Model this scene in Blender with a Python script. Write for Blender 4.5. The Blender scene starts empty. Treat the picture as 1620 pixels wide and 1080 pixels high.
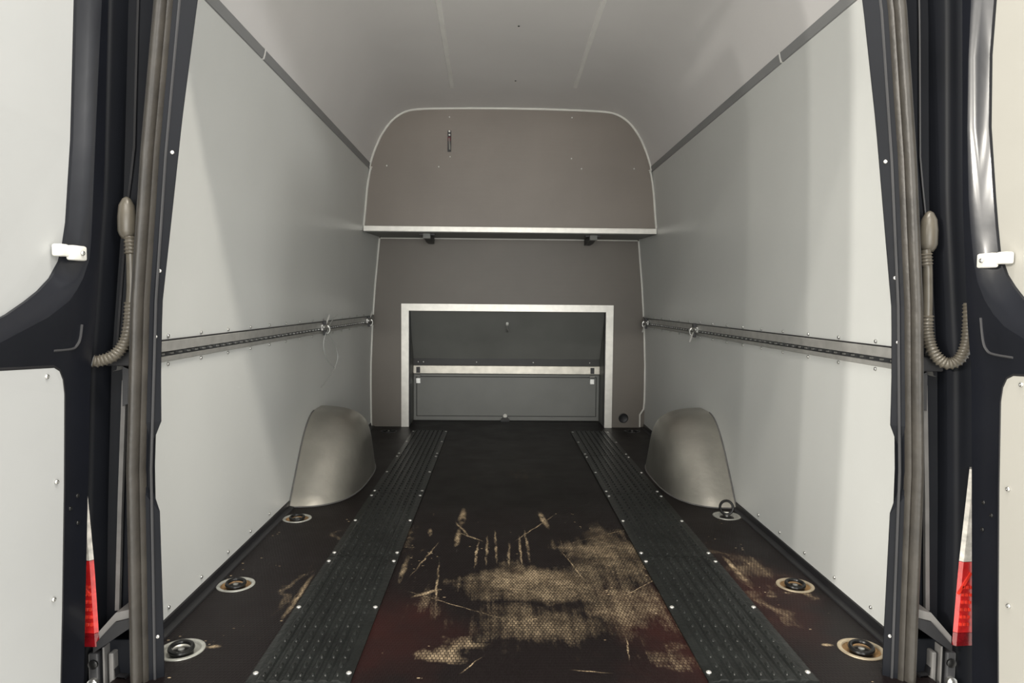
import bpy, bmesh, math, random
from math import sin, cos, pi, radians
from mathutils import Vector, Matrix
random.seed(7)
SC = bpy.context.scene
C = SC.collection

# ------------------------------------------------------------------ camera
cam_d = bpy.data.cameras.new('camera'); cam = bpy.data.objects.new('camera', cam_d); C.objects.link(cam)
SC.camera = cam
cam_d.sensor_fit = 'HORIZONTAL'; cam_d.sensor_width = 36.0
cam_d.lens = 1108.0 / 1620.0 * 36.0
cam_d.clip_start = 0.02
yaw, pitch, roll = 0.0201, 0.0576, 0.0088
fw = Vector((sin(yaw)*cos(pitch), cos(yaw)*cos(pitch), -sin(pitch)))
rt = fw.cross(Vector((0, 0, 1))).normalized(); up = rt.cross(fw)
r2 = rt*cos(roll) + up*sin(roll); u2 = -rt*sin(roll) + up*cos(roll)
cam.matrix_world = Matrix(((r2.x, u2.x, -fw.x, -0.068), (r2.y, u2.y, -fw.y, -1.45), (r2.z, u2.z, -fw.z, 0.8045), (0, 0, 0, 1)))

# ------------------------------------------------------------------ world, hall lamps and added fill lights
w = bpy.data.worlds.new('hall'); SC.world = w; w.use_nodes = True
bg = w.node_tree.nodes['Background']; bg.inputs[0].default_value = (0.985, 0.99, 0.965, 1); bg.inputs[1].default_value = 1.0
def lamp(name, loc, target, sx, sy, power, col):
    d = bpy.data.lights.new(name, 'AREA'); d.shape = 'RECTANGLE'; d.size = sx; d.size_y = sy; d.energy = power; d.color = col
    o = bpy.data.objects.new(name, d); C.objects.link(o); o.location = loc
    o.rotation_euler = (Vector(target) - Vector(loc)).to_track_quat('-Z', 'Y').to_euler()
    return o
# LED tube and floodlights of the hall, plus an added ground fill
lamp('hall_tube', (0.35, -0.95, 3.3), (0.35, -0.95, 0), 1.5, 0.12, 75, (1.0, 0.93, 0.82))
lamp('ground_fill', (-0.4, -3.4, 3.3), (-0.4, -3.4, 0), 1.5, 0.12, 90, (1.0, 0.95, 0.87))  # extra tube added to brighten the ground outside the van
lamp('hall_flood_a', (-4.1, -3.0, 1.75), (0.9, 0.4, 0.8), 0.07, 0.07, 130, (1.0, 0.95, 0.86))
lamp('hall_flood_b', (-4.5, -3.8, 1.9), (0.9, 0.7, 0.8), 0.07, 0.07, 85, (1.0, 0.95, 0.86))
lamp('hall_flood_d', (-4.0, -4.3, 2.1), (0.9, 1.2, 0.8), 0.10, 0.10, 48, (1.0, 0.95, 0.86))
lamp('hall_flood_c', (3.4, -3.6, 2.7), (-0.9, 0.6, 0.8), 0.4, 0.4, 70, (1.0, 0.98, 0.95))
# added fill light for the dim interior, well behind the camera
lamp('rear_fill', (0.3, -7.5, 0.75), (0.0, 3.0, 1.0), 4.0, 2.6, 225, (0.985, 0.975, 0.93))
SC.view_settings.view_transform = 'Standard'; SC.view_settings.look = 'None'
SC.view_settings.exposure = 0.22; SC.view_settings.gamma = 1.0; SC.view_settings.use_curve_mapping = False

# ------------------------------------------------------------------ materials
M = {}
def mat(name, col, rough=0.5, metal=0.0, coat=0.0, noise=0.0, nscale=8.0, bump=0.0, bscale=60.0, spec=0.5):
    m = bpy.data.materials.new(name); m.use_nodes = True; nt = m.node_tree
    b = nt.nodes['Principled BSDF']
    b.inputs['Base Color'].default_value = (*col, 1); b.inputs['Roughness'].default_value = rough
    b.inputs['Metallic'].default_value = metal; b.inputs['Coat Weight'].default_value = coat
    b.inputs['Coat Roughness'].default_value = 0.12; b.inputs['Specular IOR Level'].default_value = spec
    tc = nt.nodes.new('ShaderNodeTexCoord')
    n = nt.nodes.new('ShaderNodeTexNoise'); n.inputs['Scale'].default_value = nscale; n.inputs['Detail'].default_value = 6
    nt.links.new(tc.outputs['Object'], n.inputs['Vector'])
    r = nt.nodes.new('ShaderNodeValToRGB')
    r.color_ramp.elements[0].position = 0.3; r.color_ramp.elements[1].position = 0.7
    r.color_ramp.elements[0].color = (*[c*(1-noise) for c in col], 1); r.color_ramp.elements[1].color = (*[min(1, c*(1+noise*0.6)) for c in col], 1)
    nt.links.new(n.outputs['Fac'], r.inputs['Fac']); nt.links.new(r.outputs['Color'], b.inputs['Base Color'])
    if bump:
        n2 = nt.nodes.new('ShaderNodeTexNoise'); n2.inputs['Scale'].default_value = bscale; n2.inputs['Detail'].default_value = 3
        nt.links.new(tc.outputs['Object'], n2.inputs['Vector'])
        bp = nt.nodes.new('ShaderNodeBump'); bp.inputs['Strength'].default_value = bump; bp.inputs['Distance'].default_value = 0.01
        nt.links.new(n2.outputs['Fac'], bp.inputs['Height']); nt.links.new(bp.outputs['Normal'], b.inputs['Normal'])
    M[name] = m
    return m
mat('black_paint', (0.008, 0.009, 0.013), 0.33, coat=0.25, spec=0.3, noise=0.25, nscale=5, bump=0.05, bscale=20)
mat('frame_paint', (0.008, 0.009, 0.012), 0.45, noise=0.2, nscale=5, spec=0.16)
mat('rail_alu', (0.47, 0.465, 0.445), 0.5, metal=0.4, noise=0.12, nscale=30)
mat('black_plastic', (0.016, 0.016, 0.018), 0.45, noise=0.2)
mat('dark_grey_plastic', (0.045, 0.045, 0.048), 0.5, noise=0.2)
mat('grey_ridge', (0.16, 0.155, 0.15), 0.45, noise=0.2, nscale=20)
mat('seal_rubber', (0.036, 0.032, 0.027), 0.42, noise=0.35, nscale=14, bump=0.15, bscale=40)
mat('conduit', (0.11, 0.098, 0.078), 0.34, noise=0.3, nscale=18)
mat('door_lining', (0.47, 0.48, 0.48), 0.42, noise=0.04, nscale=3)
mat('alu', (0.76, 0.74, 0.69), 0.42, metal=0.55, noise=0.08, nscale=30)
mat('alu_worn', (0.62, 0.59, 0.52), 0.40, metal=0.5, noise=0.16, nscale=22)
mat('steel', (0.62, 0.62, 0.60), 0.30, metal=0.9, noise=0.15, nscale=40)
mat('bright_screw', (0.80, 0.79, 0.76), 0.30, metal=0.6, noise=0.1, nscale=60)
mat('bead_white', (0.85, 0.84, 0.79), 0.45, noise=0.1)
mat('seam_grey', (0.27, 0.275, 0.28), 0.45, noise=0.05)
mat('batten', (0.93, 0.92, 0.90), 0.4, noise=0.05)
mat('arch_grey', (0.50, 0.48, 0.43), 0.36, metal=0.85, noise=0.18, nscale=7, bump=0.10, bscale=35)
mat('mat_black', (0.012, 0.0135, 0.013), 0.33, noise=0.45, nscale=9, bump=0.2, bscale=70, spec=0.36)
mat('rust_rim', (0.50, 0.42, 0.30), 0.45, metal=0.35, noise=0.3, nscale=28)
mat('rust_dish', (0.36, 0.22, 0.10), 0.55, metal=0.2, noise=0.6, nscale=40)
mat('steel_rim', (0.50, 0.50, 0.46), 0.4, metal=0.5, noise=0.3, nscale=30)
mat('ring_black', (0.012, 0.012, 0.012), 0.3, metal=0.2, noise=0.3, nscale=50)
mat('hatch_grey', (0.20, 0.204, 0.192), 0.5, noise=0.1, nscale=4)
mat('dark_strip', (0.03, 0.03, 0.03), 0.5, noise=0.2)
mat('gap_dark', (0.012, 0.012, 0.012), 0.6, noise=0.1)
mat('slot_dark', (0.025, 0.027, 0.03), 0.5, noise=0.2)
mat('tie_clear', (0.55, 0.56, 0.55), 0.3, noise=0.05)
mat('clip_white', (0.78, 0.77, 0.72), 0.4, noise=0.05)
mat('van_skin', (0.012, 0.013, 0.018), 0.25, coat=0.8, noise=0.1)
mat('concrete', (0.62, 0.61, 0.58), 0.5, noise=0.12, nscale=1.2, bump=0.05, bscale=40)
mat('hook_red', (0.20, 0.03, 0.05), 0.4, noise=0.1)

def scuffed(name, col, rough, scuff=0.06, spec=0.5):
    """painted sheet lining: broad tone variation, fine light scuffs"""
    m = mat(name, col, rough, noise=0.05, nscale=1.6, spec=spec); nt = m.node_tree; b = nt.nodes['Principled BSDF']
    tc = [n for n in nt.nodes if n.type == 'TEX_COORD'][0]; ramp = [n for n in nt.nodes if n.type == 'VALTORGB'][0]
    mp = nt.nodes.new('ShaderNodeMapping'); mp.inputs['Scale'].default_value = (3, 3, 9); nt.links.new(tc.outputs['Object'], mp.inputs['Vector'])
    n = nt.nodes.new('ShaderNodeTexNoise'); n.inputs['Scale'].default_value = 3.5; n.inputs['Detail'].default_value = 10; n.inputs['Roughness'].default_value = 0.7
    nt.links.new(mp.outputs[0], n.inputs['Vector'])
    r = nt.nodes.new('ShaderNodeValToRGB'); r.color_ramp.elements[0].position = 0.66; r.color_ramp.elements[1].position = 0.74
    nt.links.new(n.outputs['Fac'], r.inputs['Fac'])
    mx = nt.nodes.new('ShaderNodeMixRGB'); mx.blend_type = 'ADD'; mx.inputs['Color2'].default_value = (scuff, scuff, scuff, 1)
    nt.links.new(r.outputs['Color'], mx.inputs['Fac']); nt.links.new(ramp.outputs['Color'], mx.inputs['Color1'])
    nt.links.new(mx.outputs['Color'], b.inputs['Base Color'])
    ra = nt.nodes.new('ShaderNodeMapRange'); ra.inputs['To Min'].default_value = rough*0.85; ra.inputs['To Max'].default_value = rough*1.2
    nt.links.new(n.outputs['Fac'], ra.inputs['Value']); nt.links.new(ra.outputs[0], b.inputs['Roughness'])
    return m
scuffed('wall_sheet', (0.70, 0.715, 0.70), 0.34)
scuffed('ceiling_sheet', (0.84, 0.825, 0.825), 0.45, 0.03)

def mesh_board(name, col, rough, px=0.009, py=0.008, axis='XZ', depth=0.12):
    """film-faced plywood with a fine pressed mesh"""
    m = mat(name, col, rough, noise=0.10, nscale=2.2); nt = m.node_tree; b = nt.nodes['Principled BSDF']
    tc = [n for n in nt.nodes if n.type == 'TEX_COORD'][0]
    sp = nt.nodes.new('ShaderNodeSeparateXYZ'); cb = nt.nodes.new('ShaderNodeCombineXYZ')
    nt.links.new(tc.outputs['Object'], sp.inputs[0]); nt.links.new(sp.outputs['X'], cb.inputs['X'])
    nt.links.new(sp.outputs['Z' if axis == 'XZ' else 'Y'], cb.inputs['Y'])
    br = nt.nodes.new('ShaderNodeTexBrick'); br.offset = 0.5; br.inputs['Scale'].default_value = 1.0
    br.inputs['Brick Width'].default_value = px; br.inputs['Row Height'].default_value = py
    br.inputs['Mortar Size'].default_value = 0.0016; br.inputs['Mortar Smooth'].default_value = 0.6
    nt.links.new(cb.outputs[0], br.inputs['Vector'])
    bp = nt.nodes.new('ShaderNodeBump'); bp.inputs['Strength'].default_value = depth; bp.inputs['Distance'].default_value = 0.002
    nt.links.new(br.outputs['Fac'], bp.inputs['Height']); nt.links.new(bp.outputs['Normal'], b.inputs['Normal'])
    return m, br
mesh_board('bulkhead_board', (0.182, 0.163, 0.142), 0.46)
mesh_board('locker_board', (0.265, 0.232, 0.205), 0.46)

def floor_material():
    m, br = mesh_board('floor_board', (0.0085, 0.0060, 0.0062), 0.36, 0.0088, 0.0115, 'XY', 0.35)
    nt = m.node_tree; N = nt.nodes; L = nt.links; b = N['Principled BSDF']
    tc = [n for n in N if n.type == 'TEX_COORD'][0]; ramp = [n for n in N if n.type == 'VALTORGB'][0]
    def math(op, a, bb=None, clamp=False):
        n = N.new('ShaderNodeMath'); n.operation = op; n.use_clamp = clamp
        for i, v in enumerate((a, bb)):
            if v is None: continue
            if isinstance(v, (int, float)): n.inputs[i].default_value = v
            else: L.new(v, n.inputs[i])
        return n.outputs[0]
    def noise(scale, sc=(1, 1, 1), det=8, rough=0.6):
        mp = N.new('ShaderNodeMapping'); mp.inputs['Scale'].default_value = sc; L.new(tc.outputs['Object'], mp.inputs['Vector'])
        n = N.new('ShaderNodeTexNoise'); n.inputs['Scale'].default_value = scale; n.inputs['Detail'].default_value = det; n.inputs['Roughness'].default_value = rough
        L.new(mp.outputs[0], n.inputs['Vector']); return n.outputs['Fac']
    b.inputs['Specular IOR Level'].default_value = 0.17
    def warp(scale, amp):
        n = N.new('ShaderNodeTexNoise'); n.inputs['Scale'].default_value = scale; n.inputs['Detail'].default_value = 5; L.new(tc.outputs['Object'], n.inputs['Vector'])
        a = N.new('ShaderNodeVectorMath'); a.operation = 'SUBTRACT'; a.inputs[1].default_value = (0.5, 0.5, 0.5); L.new(n.outputs['Color'], a.inputs[0])
        c = N.new('ShaderNodeVectorMath'); c.operation = 'SCALE'; c.inputs['Scale'].default_value = amp; L.new(a.outputs[0], c.inputs[0])
        d = N.new('ShaderNodeVectorMath'); d.operation = 'ADD'; L.new(tc.outputs['Object'], d.inputs[0]); L.new(c.outputs[0], d.inputs[1]); return d.outputs[0]
    broad, slight = warp(7.0, 0.34), warp(22.0, 0.014)
    def blob(cx, cy, rx, ry, rot=0.0, hard=0.0, amp=1.0):
        mp = N.new('ShaderNodeMapping'); mp.vector_type = 'TEXTURE'
        mp.inputs['Location'].default_value = (cx, cy, 0); mp.inputs['Rotation'].default_value = (0, 0, rot); mp.inputs['Scale'].default_value = (rx, ry, 1000)
        L.new(broad if max(rx, ry) > 0.02 and min(rx, ry) > 0.024 else slight, mp.inputs['Vector'])
        ln = N.new('ShaderNodeVectorMath'); ln.operation = 'LENGTH'; L.new(mp.outputs[0], ln.inputs[0])
        mr = N.new('ShaderNodeMapRange'); mr.inputs['From Min'].default_value = 1.0; mr.inputs['From Max'].default_value = hard
        mr.inputs['To Min'].default_value = 0.0; mr.inputs['To Max'].default_value = amp
        L.new(ln.outputs['Value'], mr.inputs['Value']); return mr.outputs[0]
    def mx(vals):
        o = vals[0]
        for v in vals[1:]: o = math('MAXIMUM', o, v)
        return o
    # broad worn patches in the middle of the boards, the first boosted as highlight
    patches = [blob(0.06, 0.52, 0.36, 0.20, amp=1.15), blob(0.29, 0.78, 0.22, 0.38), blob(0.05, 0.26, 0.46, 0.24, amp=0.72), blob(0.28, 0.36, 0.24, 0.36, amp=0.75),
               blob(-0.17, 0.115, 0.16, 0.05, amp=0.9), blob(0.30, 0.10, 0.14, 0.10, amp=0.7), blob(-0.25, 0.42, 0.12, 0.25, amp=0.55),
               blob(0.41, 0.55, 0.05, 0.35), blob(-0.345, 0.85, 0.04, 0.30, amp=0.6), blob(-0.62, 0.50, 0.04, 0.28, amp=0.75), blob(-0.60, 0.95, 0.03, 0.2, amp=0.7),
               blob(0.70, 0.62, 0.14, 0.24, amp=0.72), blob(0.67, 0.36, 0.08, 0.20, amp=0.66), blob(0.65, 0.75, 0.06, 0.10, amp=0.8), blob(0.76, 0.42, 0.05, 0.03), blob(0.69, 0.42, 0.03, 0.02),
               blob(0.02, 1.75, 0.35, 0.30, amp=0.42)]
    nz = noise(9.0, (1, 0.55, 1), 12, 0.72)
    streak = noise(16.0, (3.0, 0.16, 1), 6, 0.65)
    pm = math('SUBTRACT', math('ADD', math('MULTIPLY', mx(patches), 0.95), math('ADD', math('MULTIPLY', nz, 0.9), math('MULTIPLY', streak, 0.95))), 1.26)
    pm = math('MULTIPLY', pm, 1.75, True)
    # the pressed mesh keeps film in its grooves
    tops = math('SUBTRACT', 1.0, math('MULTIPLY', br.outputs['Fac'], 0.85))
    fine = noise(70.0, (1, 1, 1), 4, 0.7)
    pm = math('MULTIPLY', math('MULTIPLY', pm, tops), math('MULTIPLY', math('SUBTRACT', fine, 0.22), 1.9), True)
    # drag marks and scratches
    marks = [blob(-0.195, 1.12, 0.016, 0.12), blob(0.105, 1.09, 0.014, 0.11, 0.1), blob(-0.20, 0.90, 0.012, 0.10)]
    for k, x in enumerate((-0.131, -0.099, -0.070, -0.028, 0.010, 0.034)):
        marks.append(blob(x, 0.78 + 0.04*((k*7) % 3 - 1), 0.0055, 0.13 + 0.02*(k % 3), 0.02*(k % 3 - 1)))
    marks += [blob(-0.19, 0.985, 0.006, 0.09, 0.35), blob(-0.155, 0.90, 0.006, 0.07, 0.75), blob(0.07, 1.0, 0.003, 0.22, -0.5), blob(0.36, 0.50, 0.0022, 0.17, -0.75),
              blob(-0.17, 0.36, 0.0022, 0.20, 1.0), blob(-0.26, 0.44, 0.012, 0.05, -0.9), blob(0.06, 0.56, 0.004, 0.07, 0.5), blob(-0.29, 0.70, 0.004, 0.16, -0.2),
              blob(0.14, 0.03, 0.0022, 0.05, 1.4), blob(-0.12, 0.06, 0.002, 0.05, -0.6), blob(0.17, 0.62, 0.003, 0.2, 0.2), blob(-0.235, 0.5, 0.004, 0.2, 0.05),
              blob(0.24, 0.14, 0.0025, 0.07, -0.1), blob(0.30, 0.92, 0.002, 0.2, -1.0), blob(-0.02, 0.47, 0.004, 0.09, 1.2), blob(-0.722, 0.142, 0.020, 0.010), blob(0.716, 0.146, 0.016, 0.009),
              blob(-0.30, 0.95, 0.010, 0.05, 0.1), blob(-0.345, 0.62, 0.010, 0.12, amp=0.5), blob(0.40, 0.40, 0.012, 0.06, 0.3), blob(0.655, 0.60, 0.012, 0.14), blob(-0.605, 0.42, 0.010, 0.16)]
    brk = math('MULTIPLY', math('SUBTRACT', noise(38.0, (1, 0.6, 1), 6, 0.7), 0.38), 5.0, True)
    mk = math('MULTIPLY', math('MULTIPLY', math('MULTIPLY', mx(marks), 1.5, True), brk), math('ADD', 0.35, math('MULTIPLY', tops, 0.6)))
    # small chips all over the rear half
    vo = N.new('ShaderNodeTexVoronoi'); vo.inputs['Scale'].default_value = 26.0
    mp = N.new('ShaderNodeMapping'); mp.inputs['Scale'].default_value = (1, 2.1, 0); L.new(tc.outputs['Object'], mp.inputs['Vector']); L.new(mp.outputs[0], vo.inputs['Vector'])
    chip = math('LESS_THAN', vo.outputs['Distance'], 0.10)
    chip = math('MULTIPLY', chip, math('GREATER_THAN', noise(5.0, (1, 1, 1), 3), 0.54))
    sx = N.new('ShaderNodeSeparateXYZ'); L.new(tc.outputs['Object'], sx.inputs[0])
    chip = math('MULTIPLY', chip, math('LESS_THAN', sx.outputs['Y'], 1.2))
    chip = math('MULTIPLY', chip, 0.8)
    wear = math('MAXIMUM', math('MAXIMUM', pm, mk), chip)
    wood = N.new('ShaderNodeValToRGB'); wood.color_ramp.elements[0].color = (0.10, 0.068, 0.040, 1); wood.color_ramp.elements[1].color = (0.80, 0.62, 0.40, 1)  # bare wood, bright end raised to paint in a local highlight
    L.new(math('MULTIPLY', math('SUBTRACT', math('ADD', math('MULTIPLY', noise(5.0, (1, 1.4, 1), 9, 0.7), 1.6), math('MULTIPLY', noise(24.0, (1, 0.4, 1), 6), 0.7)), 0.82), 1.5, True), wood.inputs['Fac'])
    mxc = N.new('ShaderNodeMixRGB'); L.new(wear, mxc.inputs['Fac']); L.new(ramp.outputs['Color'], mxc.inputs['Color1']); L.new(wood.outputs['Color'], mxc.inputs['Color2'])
    # film painted redder where light falls near the rear edge, black in shade
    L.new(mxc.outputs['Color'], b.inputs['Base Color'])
    red = [blob(-0.34, 0.22, 0.22, 0.30), blob(0.42, 0.22, 0.24, 0.45), blob(0.66, 0.45, 0.18, 0.40)]
    rr = N.new('ShaderNodeMixRGB'); rr.inputs['Color2'].default_value = (0.034, 0.0095, 0.008, 1)
    L.new(math('MULTIPLY', mx(red), math('ADD', nz, 0.25), True), rr.inputs['Fac']); L.new(ramp.outputs['Color'], rr.inputs['Color1']); L.new(rr.outputs['Color'], mxc.inputs['Color1'])
    rg = math('ADD', 0.30, math('MULTIPLY', math('ADD', wear, noise(6.0)), 0.22))
    L.new(rg, b.inputs['Roughness'])
floor_material()

def lens_mat(name, col, rough=0.1):
    m = mat(name, col, rough, coat=1.0, noise=0.35, nscale=60); b = m.node_tree.nodes['Principled BSDF']
    b.inputs['Transmission Weight'].default_value = 0.25
lens_mat('lens_red', (0.62, 0.02, 0.02)); lens_mat('lens_red_dark', (0.22, 0.006, 0.01)); lens_mat('lens_clear', (0.75, 0.72, 0.66)); lens_mat('lens_dot', (0.85, 0.05, 0.03))

# ------------------------------------------------------------------ mesh helpers
class MB:
    def __init__(s): s.v = []; s.f = []
    def add(s, vs, fs):
        o = len(s.v); s.v += [tuple(v) for v in vs]; s.f += [tuple(i + o for i in f) for f in fs]; return s
    def box(s, x0, x1, y0, y1, z0, z1, b=0.0):
        if x0 > x1: x0, x1 = x1, x0
        if b <= 0:
            return s.add([(x, y, z) for z in (z0, z1) for y in (y0, y1) for x in (x0, x1)], [(0, 2, 3, 1), (4, 5, 7, 6), (0, 1, 5, 4), (2, 6, 7, 3), (0, 4, 6, 2), (1, 3, 7, 5)])
        bm = bmesh.new(); bmesh.ops.create_cube(bm, size=1.0)
        for v in bm.verts: v.co = Vector(((x0+x1)/2 + v.co.x*(x1-x0), (y0+y1)/2 + v.co.y*(y1-y0), (z0+z1)/2 + v.co.z*(z1-z0)))
        bmesh.ops.bevel(bm, geom=bm.edges[:], offset=b, segments=2, affect='EDGES', profile=0.5)
        bm.verts.index_update(); s.add([v.co[:] for v in bm.verts], [[v.index for v in f.verts] for f in bm.faces]); bm.free(); return s
    def grid(s, rows, closed_u=False):
        n = len(rows[0]); vs = [p for r in rows for p in r]; fs = []
        for i in range(len(rows)-1):
            for j in range(n if closed_u else n-1):
                k = (j+1) % n; fs.append((i*n+j, i*n+k, (i+1)*n+k, (i+1)*n+j))
        return s.add(vs, fs)
    def tube(s, pts, rad, seg=8, cap=True, flat=None):
        pts = [Vector(p) for p in pts]; rows = []; prev = None
        for i, p in enumerate(pts):
            t = (pts[min(i+1, len(pts)-1)] - pts[max(i-1, 0)]).normalized()
            if prev is None:
                a = Vector((0, 0, 1)) if abs(t.z) < 0.9 else Vector((1, 0, 0)); n = (a - t*a.dot(t)).normalized()
            else: n = (prev - t*prev.dot(t)).normalized()
            prev = n; bb = t.cross(n); r = rad(i) if callable(rad) else rad
            rows.append([p + (n*cos(2*pi*k/seg) + bb*sin(2*pi*k/seg))*r for k in range(seg)])
        o = len(s.v); s.grid(rows, True)
        if cap: s.f.append(tuple(o + k for k in range(seg))[::-1]); s.f.append(tuple(o + (len(rows)-1)*seg + k for k in range(seg)))
        return s
    def lathe(s, prof, seg=24, mtx=None):
        rows = [[Vector((r*cos(2*pi*k/seg), r*sin(2*pi*k/seg), z)) for k in range(seg)] for r, z in prof]
        if mtx is not None: rows = [[mtx @ p for p in r] for r in rows]
        o = len(s.v); s.grid(rows, True); s.f.append(tuple(o + (len(rows)-1)*seg + k for k in range(seg))); s.f.append(tuple(o + k for k in range(seg))[::-1]); return s
    def prism(s, poly, y0, y1, axes='xz'):
        """polygon in two axes, extruded along the third"""
        def P(a, b, c): return {'xz': (a, c, b), 'xy': (a, b, c), 'yz': (c, a, b)}[axes]
        n = len(poly); return s.add([P(a, b, y0) for a, b in poly] + [P(a, b, y1) for a, b in poly], [tuple(range(n))[::-1], tuple(range(n, 2*n))] + [(i, (i+1) % n, n+(i+1) % n, n+i) for i in range(n)])
    def build(s, name, m, parent=None, base=(0, 0, 0), smooth=False, angle=40):
        base = Vector(base); me = bpy.data.meshes.new(name)
        org = base if parent is None else Vector(parent.get('_o', (0, 0, 0)))
        me.from_pydata([tuple(Vector(v) - org) for v in s.v], [], s.f); me.update()
        bm = bmesh.new(); bm.from_mesh(me); bmesh.ops.recalc_face_normals(bm, faces=bm.faces[:]); bm.to_mesh(me); bm.free()
        me.materials.append(M[m])
        if smooth: me.shade_smooth(); me.set_sharp_from_angle(angle=radians(angle))
        o = bpy.data.objects.new(name, me); C.objects.link(o)
        if parent is None: o.location = base; o['_o'] = tuple(base)
        else: o.parent = parent; o['_o'] = parent['_o']
        return o
def fill_holes(outer, holes):
    """flat polygon with holes -> 2-D verts and triangles"""
    bm = bmesh.new(); es = []
    for lp in [outer] + holes:
        vs = [bm.verts.new((a, b, 0)) for a, b in lp]; es += [bm.edges.new((vs[i], vs[(i+1) % len(vs)])) for i in range(len(vs))]
    bmesh.ops.triangle_fill(bm, use_beauty=True, use_dissolve=False, edges=es)
    bm.verts.index_update(); r = ([(v.co.x, v.co.y) for v in bm.verts], [[v.index for v in f.verts] for f in bm.faces]); bm.free(); return r
def empty(name, loc):
    o = bpy.data.objects.new(name, None); C.objects.link(o); o.location = loc; o.empty_display_size = 0.05; o['_o'] = tuple(loc); return o
def tag(o, label, cat, group=None):
    o['label'] = label; o['category'] = cat
    if group: o['group'] = group
    return o
def struct(o, label=None):
    o['kind'] = 'structure'
    if label: o['label'] = label
    return o
def lerp(tab, z):
    if z <= tab[0][0]: return tab[0][1]
    for (a, b), (c, d) in zip(tab, tab[1:]):
        if z <= c: return b + (d-b)*(z-a)/(c-a)
    return tab[-1][1]
def smooth_path(pts, n=8):
    P = [Vector(p) for p in pts]; out = []
    for i in range(len(P)-1):
        a, b, c, d = P[max(i-1, 0)], P[i], P[i+1], P[min(i+2, len(P)-1)]
        for k in range(n):
            t = k/n; out.append(0.5*((2*b) + (c-a)*t + (2*a-5*b+4*c-d)*t*t + (3*b-a-3*c+d)*t**3))
    out.append(P[-1]); return out
# small fastener meshes shared by many parts
def dome_mesh(name, r, h, m):
    b = MB(); b.lathe([(r, 0), (r, h*0.35), (r*0.8, h*0.8), (r*0.35, h), (r*0.22, h*0.55)], 10)
    me = bpy.data.meshes.new(name); me.from_pydata(b.v, [], b.f); me.update(); me.materials.append(M[m]); me.shade_smooth(); return me
SCREW = dome_mesh('screw_head', 0.0062, 0.0035, 'bright_screw'); SMALL = dome_mesh('screw_small', 0.0042, 0.003, 'bright_screw')
DARKS = dome_mesh('screw_dark', 0.0042, 0.003, 'ring_black'); WSCREW = dome_mesh('screw_wall', 0.0048, 0.005, 'steel')
def screw(parent, p, nrm=(0, 0, 1), me=None, name='screw'):
    o = bpy.data.objects.new(name, me or SCREW); C.objects.link(o); o.parent = parent
    o.location = Vector(p) - Vector(parent['_o']); o.rotation_euler = Vector(nrm).to_track_quat('Z', 'Y').to_euler(); return o

# ------------------------------------------------------------------ geometry of the load space (metres; rear opening at y = 0)
YB, YL, YH = 2.995, 2.63, 3.237          # bulkhead, locker front, back of hatch recess
WALL = [(0, .8746), (.35, .8775), (.66, .8765), (.9, .868), (1.2, .851), (1.4, .834), (1.572, .815)]
def ease(t): t = max(0, min(1, t)); return t*t*(3-2*t)
def wallx(y, z): return lerp(WALL, z) - 0.032*ease((y-2.62)/0.38)*max(0, min(1, (z-0.35)/0.85))

# floor with recesses for the lashing cups
CUPS = [(.786, .125), (.787, .493), (.803, 1.142), (-.788, .126), (-.801, .495), (-.801, 1.098), (-.735, 2.827), (.774, 2.868)]
outer = [(-.874, -.03), (-.4, -.03), (0, -.03), (.4, -.03), (.874, -.03), (.874, 1), (.874, 2), (.874, YB), (.64, YB), (.64, YH), (-.64, YH), (-.64, YB), (-.874, YB), (-.874, 2), (-.874, 1)]
holes = [[(cx + .043*cos(-2*pi*k/28), cy + .043*sin(-2*pi*k/28)) for k in range(28)] for cx, cy in CUPS]
v2, f2 = fill_holes(outer, holes)
b = MB(); b.add([(x, y, 0) for x, y in v2], f2)
for lp in [outer] + holes:
    n = len(lp); b.add([(x, y, 0) for x, y in lp] + [(x, y, -.022) for x, y in lp], [(i, (i+1) % n, n+(i+1) % n, n+i) for i in range(n)])
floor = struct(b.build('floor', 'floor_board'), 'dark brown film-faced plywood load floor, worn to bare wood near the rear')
b = MB(); b.box(-.99, .99, -.03, 3.5, -.12, -.045); struct(b.build('floor_underbody', 'van_skin'))
for k, sx in enumerate((-1, 1)):          # black coving along the wall foot
    b = MB(); rows = []
    for y in [i*0.1 for i in range(0, 30)] + [YB]:
        w0 = wallx(y, 0)
        rows.append([(sx*(w0-.026), y, 0.0005), (sx*(w0-.024), y, .004), (sx*(w0-.006), y, .006), (sx*(w0-.004), y, .022), (sx*(w0+.001), y, .024)])
    b.grid(rows); struct(b.build('trim_%d' % (k+1), 'black_plastic', smooth=True), 'black strip along the foot of the side wall')

# concrete floor of the hall the van stands in
b = MB(); b.box(-9, 9, -12, 9, -.75, -.67); struct(b.build('floor_hall', 'concrete'), 'pale concrete floor of the hall around the van')

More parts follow.
